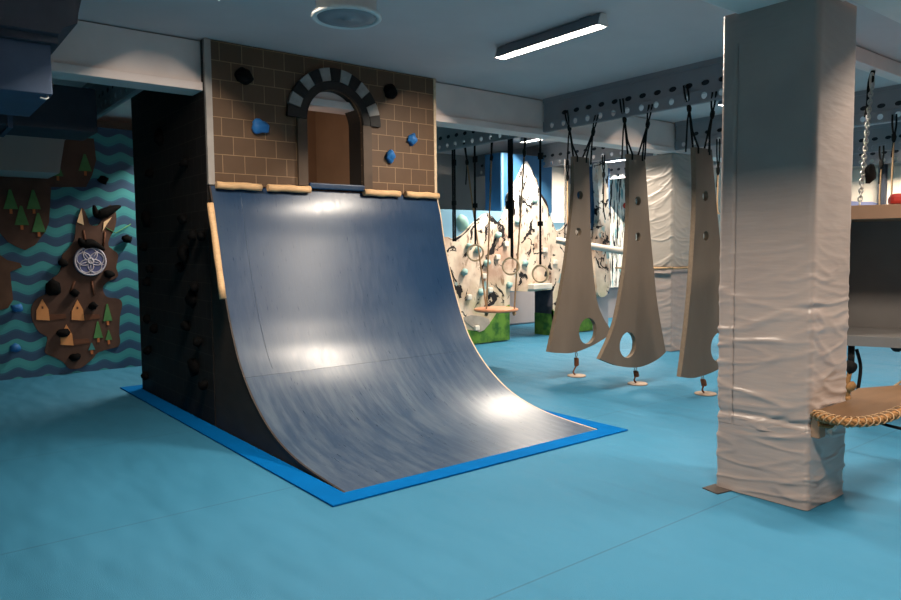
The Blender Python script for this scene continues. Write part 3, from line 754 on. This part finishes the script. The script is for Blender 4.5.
m = MB(); p = bx_m @ Vector((.42, .12, bz0)); m.blob(p, (.05, .05, .05), 3, .1, 2); m.build('stopper', 'black', bx, 'black round stopper under the box')
# its tether rope
p = bx_m @ Vector((.09, .06, bz0)); q = Vector((p.x, p.y, 0))
ro = thing('tether_rope', 'dark knotted rope hanging from the open grey box to the floor', 'rope', (q.x, q.y, 0))
m = MB(); m.tube([p, p+Vector((.0, 0, -.22))], .028, 8); m.blob(p+Vector((0, 0, -.19)), (.05, .05, .06), 2, .4); m.tube(spline([p+Vector((.03, -.03, -.04)), p+Vector((.07, -.05, -.2)), p+Vector((.04, -.04, -.42))], 5), .015, 8)
m.build('black_loops', 'rope_black', ro)
m = MB(); m.tube(spline([p+Vector((0, 0, -.2)), p+Vector((-.03, .01, -.36)), p+Vector((.01, 0, -.64))], 6), .02, 8); m.blob(p+Vector((-.02, 0, -.36)), (.045, .045, .05), 5, .5); m.blob(p+Vector((.0, 0, -.46)), (.05, .05, .04), 8, .5)
m.build('beige_knots', 'rope_brown', ro, 'beige knotted rope')
o = MB().box((.33, .04, bz1+.001), (.68, .34, bz1+.09), bx_m @ Matrix.Rotation(radians(0), 4, 'Z')).build('toy_block', 'red', bevel=.03)
o['label'] = 'red plastic block lying on top of the open grey box'; o['category'] = 'block'
# chain from the ceiling
ch = thing('chain', 'steel chain with carabiner hanging from the ceiling to the open grey box', 'chain', (7.32, 2.86, 3.12))
p0 = Vector((7.32, 2.86, 3.12)); p1 = bx_m @ Vector((.12, .35, bz1))
n = 34; m = MB()
for k in range(5, n):
    c = p0.lerp(p1, k/n); d = (p1-p0).normalized(); a = d.to_track_quat('Z', 'Y').to_matrix().to_4x4() @ Matrix.Rotation(pi/2*(k % 2), 4, 'Z')
    m.torus(c, .030, .0065, 'y', 14, 6, .55, a)
m.build('links', 'steel', ch)
c = p0.lerp(p1, 2.6/n); MB().torus(c, .075, .010, 'y', 20, 8, .5).build('carabiner', 'steel', ch)
m = MB().tube(spline([p0+Vector((0, 0, .02)), p0+Vector((-.03, .02, -.1)), p0+Vector((-.05, .02, -.3)), p0+Vector((-.09, .02, -.42))], 5), .014, 8); m.tube([p0+Vector((.01, 0, .01)), c], .016, 8)
m.build('sling', 'rope_black', ch)
# bird-shaped dark cord knot on the chain
m = MB(); c = p0.lerp(p1, .78); m.blob(c+Vector((.03, -.05, .02)), (.03, .05, .08), 4, .5); m.build('knot', 'rope_black', ch)

# ------------------------------------------------------------------ knotted single ropes
def hrope(x, y, zt, lab, kn=.3, end=1.2, tail=.22, beige=True):
    r = thing('hanging_rope', lab, 'rope', (x, y, zt), 'knotted ropes on the joists')
    m = MB(); a = Vector((x, y, zt)); k = a+Vector((.01, 0, -kn))
    m.tube(spline([a+Vector((0, .02, 0)), a.lerp(k, .5)+Vector((0, .02, 0)), k], 4), .010, 7)
    m.tube(spline([a+Vector((0, -.02, 0)), a.lerp(k, .5)+Vector((0, -.02, 0)), k], 4), .010, 7)
    m.blob(k, (.026, .026, .06), 3, .4); m.tube([k, k+Vector((0, .02, -tail))], .009, 6); m.build('cord', 'rope_black', r)
    MB().tube(spline([k, k+Vector((.01, .01, -(zt-end)*.5)), Vector((x+.03, y-.02, end))], 5), .010, 7).build('tail', 'rope_beige' if beige else 'rope_black', r)
    return r
hrope(8.84, 5.35, 2.95, 'knotted rope between the nearest hanging board and the wrapped pillar', .42, 1.95)
hrope(8.84, 8.05, 2.95, 'thin knotted rope in front of the bright recess left of the farthest board', .28, 1.6)
hrope(8.84, 7.30, 2.95, 'black knotted rope in front of the frozen waterfall wall', .3, 1.95, .3, False)
hrope(8.84, 3.22, 2.95, 'longer pale rope hanging above the open grey box', .25, 1.6)
hrope(8.84, 3.34, 2.62, 'shorter pale rope hanging above the open grey box', .2, 1.75)

# ------------------------------------------------------------------ rings on straps
RNG = [(7.76, None, 'black strap hanging closest to the ramp edge', 1.62), (7.31, 1.46, 'wooden gym ring on a single black strap nearest the ramp', 0), (6.62, 1.29, 'wooden gym ring on the thick doubled black strap', 0), (6.36, 1.19, 'wooden gym ring on the black strap next to the farthest hanging board', 0)]
for i, (y, z, lab, zz) in enumerate(RNG):
    x = 6.225 if i != 3 else 6.49
    zt = 2.94 if i != 3 else 2.9
    r = thing('gym_ring' if z else 'hanging_strap', lab, 'gym ring' if z else 'strap', (x, y, zt), 'rings and straps on the joist')
    m = MB(); zb = (z+.10) if z else zz
    w = .024 if i == 2 else .016
    for dx in ((-.022, .022) if i in (0, 2) else (0,)):
        z1 = zb if not (i == 2 and dx > 0) else zb+.25
        m.box((x-.004, y-w+dx, z1), (x+.004, y+w+dx, zt))
    m.box((x-.015, y-.035, zb+.5), (x+.015, y+.035, zb+.56))
    if i == 2: m.box((x-.02, y-.05, zb+.62), (x+.02, y+.075, zb+.72))
    else: m.box((x-.012, y-.045, zt-.28), (x+.012, y+.03, zt-.20))
    m.build('strap', 'strap', r)
    if z: MB().torus((x, y, z), .105, .014, 'x', 36, 10, 1, Matrix.Rotation(radians(62-i*14), 4, 'Z')).build('ring', 'ringwood', r)

# ------------------------------------------------------------------ disc swing
ds = thing('disc_swing', 'round plywood disc swing hanging on three ropes', 'swing', (6.22, 6.9, .72))
MB().lathe([(0, -.022), (.26, -.022), (.285, -.012), (.29, 0), (.285, .014), (.265, .022), (0, .022)], (6.22, 6.9, .72), 40).build('disc', 'ply_red', ds)
for (ty, by, bx_, q) in ((7.54, 7.15, 6.27, 0), (6.98, 6.86, 6.02, 1), (6.36, 6.66, 6.32, 2)):
    t = Vector((6.24, ty, 2.95)); b = Vector((bx_, by, .73)); k = t.lerp(b, .12)
    m = MB(); m.tube([t+Vector((0, .015, 0)), k], .010, 7); m.tube([t+Vector((0, -.015, 0)), k], .010, 7); m.blob(k, (.024, .024, .05), q, .4); m.tube([k, k+Vector((0, .03, -.3))], .009, 6)
    m.build('cord', 'rope_black', ds, 'black cord loop')
    m = MB().tube([k, t.lerp(b, .5), b, b+Vector((0, 0, -.05))], .011, 7); m.blob(b+Vector((0, 0, -.05)), (.025, .025, .03), q, .3); m.build('rope', 'rope_beige', ds)

# ------------------------------------------------------------------ mountain climbing wall
W0, W1 = 8.6, 8.98
mw = thing('climbing_wall', 'climbing wall painted as snowy mountains with a tunnel and grass foot', 'climbing wall', (8.5, 8.8, 0)); mw['kind'] = 'thing'
MB().box((6.55, W0, .0), (8.01, W1, 2.12)).build('low_block', 'haze', mw)
MB().box((8.011, W0, .80), (9.035, W1, 2.12)).build('tunnel_top', 'haze', mw)
MB().box((9.036, W0, 0), (10.08, W1, 1.96)).build('low_block', 'haze', mw)
MB().box((7.87, W0, 2.121), (9.06, W1, 3.06)).build('tall_block', 'sky_blue', mw, 'blue sky block behind the highest peak')
MB().box((10.09, W0+.02, 0), (10.6, W1, .655)).build('base', 'crash', mw)
MB().box((10.09, W0, .66), (10.6, W1, 2.98)).build('tall_block', 'sky_side', mw, 'dark blue block at the right end')
rel = [(6.56, 1.70)]+[p for p in RIDGE[1:-3]]+[(9.90, 1.89), (10.07, 1.85), (10.07, .02), (9.04, .02), (9.04, .81), (8.55, .79), (8.02, .82), (8.005, .02), (6.56, .02)]
plate(MB(), rel, [], 'y', W0-.045, W0-.002).build('rock_relief', 'rock', mw)
rdg = [p for p in RIDGE[1:-3]]+[(9.90, 1.89), (10.07, 1.85)]
sp = spline([(p[0], W0-.045, p[1]-.012) for p in rdg], 4)
MB().tube(sp, [.003+.05*max(0, noise.noise(Vector((p.x*4, 3, p.z*4)))) for p in sp], 6).build('ridge_line', 'ridge_ink', mw, 'dark painted ridge outline')
gl = [(6.56, .02), (8.004, .02), (8.004, .60)]+list(reversed(GREEN_L))+[(6.9, .30), (6.56, .33)]
plate(MB(), gl, [], 'y', W0-.055, W0-.046).build('grass_relief', 'grass_paint', mw)
gr = [(9.041, .02), (10.07, .02), (10.07, .44)]+list(reversed(GREEN_R[:-1]))+[(9.041, .46)]
plate(MB(), gr, [], 'y', W0-.055, W0-.046).build('grass_relief', 'grass_paint', mw)
plate(MB(), ROCK_L, [], 'y', W0-.066, W0-.056).build('boulder_relief', 'grey_rock', mw)
MB().box((9.020, W0-.044, .0), (9.034, W1, .79)).build('tunnel_lining', 'dark_rock', mw)
MB().box((9.015, W0-.044, .0), (9.0195, W1, .38)).build('tunnel_grass', 'grass_paint', mw)
rc = [(p.x, p.y) for p in spline([(a, b, 0) for a, b in ROCKCOL], 4, True)]
plate(MB(), rc, [], 'y', W0-.12, W0-.002).build('rock_column', 'rock', mw)
MB().blob((7.06, W0+.02, 1.92), (.12, .10, .13), 2, .15, 3).build('volume', 'ball_green', mw, 'pale green rounded volume in the painted sky')
for i, (x, z) in enumerate(M_TEAL): MB().blob((x, W0-.075, z), (.06, .05, .055), i+40, .45).build('climbing_hold', 'teal_hold', mw, 'pale teal climbing hold')
for i, (x, z) in enumerate(M_WHITE): MB().box((x-.045, W0-.10, z-.04), (x+.045, W0-.047, z+.04), ).build('climbing_hold', 'white_hold', mw, 'white climbing hold', bevel=.014)
MB().box((8.42, W0-.20, .83), (8.86, W0-.047, .92)).build('ledge', 'white_hold', mw, 'white ledge above the tunnel', bevel=.01)
plate(MB(), [(7.88, 2.13), (7.92, 2.13), (7.92, 3.05), (7.88, 3.05)], [], 'y', W0-.012, W0-.001).build('sky_stripe', 'haze', mw, 'pale stripe on the blue block')

# frozen waterfall
fw = thing('waterfall_wall', 'white climbing panel painted as a frozen waterfall', 'climbing wall', (12.4, 9.9, .67)); fw['kind'] = 'thing'
MB().box((11.3, 9.8, .67), (13.3, 9.95, 3.26)).build('panel', 'ice', fw)
for i, (x, z) in enumerate(((11.95, 2.35), (12.1, 1.5), (12.6, 2.0), (12.45, 1.05), (12.7, 1.25))):
    MB().blob((x, 9.77, z), (.07, .05, .06), i+80, .4).build('climbing_hold', 'teal_hold', fw, 'pale teal climbing hold')
MB().blob((12.55, 9.76, 2.42), (.05, .05, .06), 5, .3).build('climbing_hold', 'red', fw, 'red climbing hold')
MB().box((11.56, 9.96, 0), (13.3, 10.2, .66)).build('base', 'crash', fw)

# grey crash mats at the back wall
for i, (x0, x1, z1, lab) in enumerate(((7.6, 11.0, .98, 'grey padded mat standing at the back wall behind the tunnel'), (11.1, 11.54, .62, 'grey padded mat standing left of the waterfall wall'))):
    o = MB().box((x0, 10.28, .005), (x1, 10.44, z1)).build('crash_mat', 'crash', bevel=.03); o['label'] = lab; o['category'] = 'mat'
o = MB().box((10.45, 10.40, .99), (11.52, 10.44, 3.2)).build('white_panel', 'white_board'); o['label'] = 'brightly lit white panel on the back wall right of the highest peak'; o['category'] = 'panel'
# dark board on the back wall left
o = MB().box((6.4, 10.40, .02), (7.55, 10.44, 3.2)).build('wall_board', plain('night_blue', srgb(44, 66, 84), .7, .2, var=.35, vs=3)); o['label'] = 'dark blue-green board on the back wall beside the ramp edge'; o['category'] = 'board'

# swinging log
lg = thing('swing_log', 'pale horizontal log hanging behind the two farthest boards', 'log', (8.6, 7.0, 1.5))
A0, A1 = Vector((8.10, 7.6, 1.635)), Vector((8.96, 6.6, 1.40))
MB().tube([A0.lerp(A1, k/8) for k in range(9)], [.048, .05, .051, .05, .049, .05, .051, .05, .048], 14).build('log', 'log_pale', lg)
for t in (.1, .93):
    p = A0.lerp(A1, t)
    m = MB().tube([p+Vector((0, 0, .05)), Vector((p.x, p.y, 2.86))], .008, 7)
    m.torus(p, .056, .007, 'x', 18, 6); m.build('rope', 'rope_black', lg)

# mural on the right wall
mp = thing('mural_panel', 'bright mural of lavender hills under a cream sky on the far right wall', 'mural', (XR-.03, 4.6, 1.2))
MB().box((XR-.03, 2.6, .9), (XR-.001, 6.4, 2.86)).build('panel', 'cream_sky', mp)
hl = [(2.6, .95)]+[(2.6+3.8*k/24, 2.15+.30*sin(k*.42-.6)+.12*sin(k*.9)) for k in range(25)]+[(6.4, .95)]
plate(MB(), hl, [], 'x', XR-.045, XR-.031).build('hills', 'lavender', mp)
MB().box((XR-.15, 5.05, 0), (XR-.046, 5.16, 2.9)).build('post', 'duct_dark', mp, 'dark post in front of the hills')

# ------------------------------------------------------------------ sea wall
sw = thing('climbing_wall', 'climbing wall painted with teal and navy waves and brown islands', 'climbing wall', (1.6, 10, 0)); sw['kind'] = 'thing'
SY = 9.95
MB().box((-1.2, SY+.012, .0), (5.2, SY+.08, 3.1)).build('panel', 'sea', sw)
def outline(p, n=3): return [(q.x, q.y) for q in spline([(a, b, 0) for a, b in p], n, True)]
plate(MB(), outline(ISLE_FOX), [], 'y', SY-.014, SY+.011).build('island', 'earth', sw, 'brown fox-shaped island')
plate(MB(), ISLE_WOOD[:9]+[(.76, 2.9), (2.156, 2.95)]+ISLE_WOOD[11:], [], 'y', SY-.012, SY+.011).build('island', 'earth', sw, 'brown island with pine trees')
plate(MB(), ISLE_CREATURE, [], 'y', SY-.012, SY+.011).build('island', 'earth2', sw, 'brown island at the left edge')
def tree(x, z, h, w, mat):
    t = MB().prism([(x-w, z), (x+w, z), (x+w*.15, z+h), (x-w*.15, z+h)], 'y', SY-.026, SY-.0145).build('tree', mat, sw)
    MB().prism([(x-.014, z-.055), (x+.014, z-.055), (x+.014, z-.001), (x-.014, z-.001)], 'y', SY-.024, SY-.0145).build('trunk', 'trunk', t)
for (x, z) in TREES_WOOD[:4]: tree(x, z, .23, .075, 'tree_green')
tree(TREES_WOOD[4][0], TREES_WOOD[4][1], .21, .075, 'tree_green'); tree(TREES_WOOD[5][0], TREES_WOOD[5][1], .17, .06, 'tree_green')
for i, ((x, z), h) in enumerate(zip(TREES_FOX, (.22, .21, .13, .09))): tree(x, z, h, .055 if i < 2 else .04, 'tree_green' if i < 3 else 'tree_teal')
for i, (x, z) in enumerate(HOUSES):
    h = MB().prism([(x-.07, z+.02), (x+.075, z), (x+.065, z+.14), (x+.005, z+.27), (x-.065, z+.13)], 'y', SY-.026, SY-.0145).build('house', 'house', sw)
    MB().prism([(x+.077, z), (x+.26, z+.015), (x+.25, z+.07), (x+.077, z+.075)], 'y', SY-.022, SY-.0145).build('brown_streak', 'house_dark', h)  # flat brown streak to the right of each house
    MB().box((x-.008, SY-.028, z+.15), (x+.012, SY-.0261, z+.18)).build('window', 'house_dark', h)
plate(MB(), EAR_L, [], 'y', SY-.024, SY-.0145).build('peak', 'cream', sw); plate(MB(), EAR_R, [], 'y', SY-.024, SY-.0145).build('peak', 'cream', sw)
for a in (LEGS[:2], LEGS[2:]): MB().tube([(p[0], SY-.018, p[1]) for p in a], .013, 6).build('stick', 'house_dark', sw)
for xx, zz in ((1.99, 1.8), (2.24, 1.78)): MB().tube([(xx, SY-.018, zz), (xx+.02*(1 if xx < 2.1 else -1.5), SY-.018, zz-.2)], .012, 6).build('stick', 'house_dark', sw)
ec = (EMBLEM[0][0], EMBLEM[0][1]); er = .19
em = MB().prism(circ(ec, er, 40), 'y', SY-.06, SY-.0145).build('emblem', 'emblem_blue', sw, 'round blue and white interlaced emblem')
m = MB(); m.torus((ec[0], SY-.061, ec[1]), er*.93, .012, 'y', 40, 6); m.torus((ec[0], SY-.061, ec[1]), er*.16, .014, 'y', 20, 6)
for k in range(5):
    a = pi/2+2*pi*k/5
    c = (ec[0]+er*.42*cos(a), SY-.061, ec[1]+er*.42*sin(a))
    m.torus(c, er*.42, .008, 'y', 26, 5, 1)
    m.tube([(ec[0], SY-.061, ec[1]), (ec[0]+er*.9*cos(a+pi/5), SY-.061, ec[1]+er*.9*sin(a+pi/5))], .006, 5)
m.build('knot_pattern', 'emblem_white', em)
for i, (x, z) in enumerate(SEA_HOLDS):
    bl = i in (8, 9)
    MB().blob((x, SY-.05, z), (.085 if i in (3, 6) else .06, .05, .10 if i == 3 else .05), i+60, .5).build('climbing_hold', 'blue_hold' if bl else 'black_hold', sw, 'blue climbing hold' if bl else 'black climbing hold')
MB().tube([(2.249, SY-.02, 1.827), (2.365, SY-.022, 1.764), (2.552, SY-.02, 1.882)], .006, 6).build('cord', 'tree_green', sw, 'thin green cord')
for s_ in (SWOOSH_A, SWOOSH_B):
    pp = spline([(p[0], SY-.05, p[1]) for p in s_], 5)
    MB().tube(pp, [.012+.05*sin(pi*k/(len(pp)-1)) for k in range(len(pp))], 10).build('climbing_hold', 'black_hold', sw, 'long black climbing hold')

# ------------------------------------------------------------------ ducts and boxes on the left
d1 = thing('air_duct', 'large blue-grey air duct box under the ceiling at the left edge', 'air duct', (0, 5.6, 2.7))
MB().box((-1.8, 5.0, 2.475), (.865, 5.9, 2.775)).build('casing', 'duct', d1, bevel=.006)
MB().box((-1.8, 4.96, 2.776), (.90, 5.9, 2.82)).build('flange', 'duct_dark', d1)
MB().prism([(.90, 2.821), (.92, 2.86), (1.0, 2.90), (1.01, 2.97), (1.08, 3.265), (-1.8, 3.265), (-1.8, 2.821)], 'y', 4.9, 5.9).build('upper_casing', 'duct_dark', d1, 'dark upper casing', bevel=.005)
MB().tube([(.80, 5.03, 2.455), (.83, 5.03, 2.45), (.842, 5.03, 2.46), (.84, 5.03, 2.478)], .006, 6).build('latch', 'white_metal', d1, 'bright hooked latch')
b2 = thing('storage_box', 'pale grey boxed casing high on the painted wave wall', 'wall box', (.4, 9.5, 2.6))
MB().prism([(-1.2, 2.42), (1.62, 2.42), (1.70, 2.86), (-1.2, 2.86)], 'y', 9.2, 9.93).build('casing', 'wall_grey', b2)
MB().box((-1.2, 9.17, 2.861), (1.72, 9.93, 2.90)).build('lid', 'duct', b2)
b3 = thing('air_duct', 'dark grey duct crossing behind the concrete beam at the left', 'air duct', (.6, 7.6, 2.85))
MB().box((-2.2, 7.3, 2.62), (1.62, 7.9, 3.02)).build('casing', 'duct_dark', b3, bevel=.01)
for x in (-.4, .9): MB().box((x+.01, 7.58, 3.041), (x+.03, 7.62, H)).build('hanger', 'steel', b3)
for x in (-.4, .9): MB().box((x, 7.28, 2.60), (x+.04, 7.92, 3.04)).build('seam_band', 'duct', b3)

# ------------------------------------------------------------------ world, camera
w = bpy.data.worlds.new('world'); SC.world = w; w.use_nodes = True
w.node_tree.nodes['Background'].inputs[0].default_value = (.5, .6, .7, 1); w.node_tree.nodes['Background'].inputs[1].default_value = .2
cd = bpy.data.cameras.new('camera'); cam = bpy.data.objects.new('camera', cd); COL.objects.link(cam)
R = ((0.7834253394260166, -0.6214034857284775, -0.010121534949227589), (-0.051234210799597245, -0.04834505831103191, -0.9975158199149751), (0.6193704813671482, 0.781997738654915, -0.06971186089630808))
right, up, back = Vector(R[0]), -Vector(R[1]), -Vector(R[2])
cam.matrix_world = Matrix(((right.x, up.x, back.x, 0), (right.y, up.y, back.y, 0), (right.z, up.z, back.z, 1.5), (0, 0, 0, 1)))
cd.sensor_width = 36; cd.lens = 713.64*36/901; cd.clip_start = .05; cd.clip_end = 100
SC.camera = cam
SC.view_settings.view_transform = 'Standard'; SC.view_settings.look = 'None'; SC.view_settings.gamma = 1
SC.view_settings.use_curve_mapping = False; SC.view_settings.exposure = 0.0
SC.cycles.max_bounces = 10; SC.cycles.diffuse_bounces = 6; SC.cycles.sample_clamp_indirect = 4
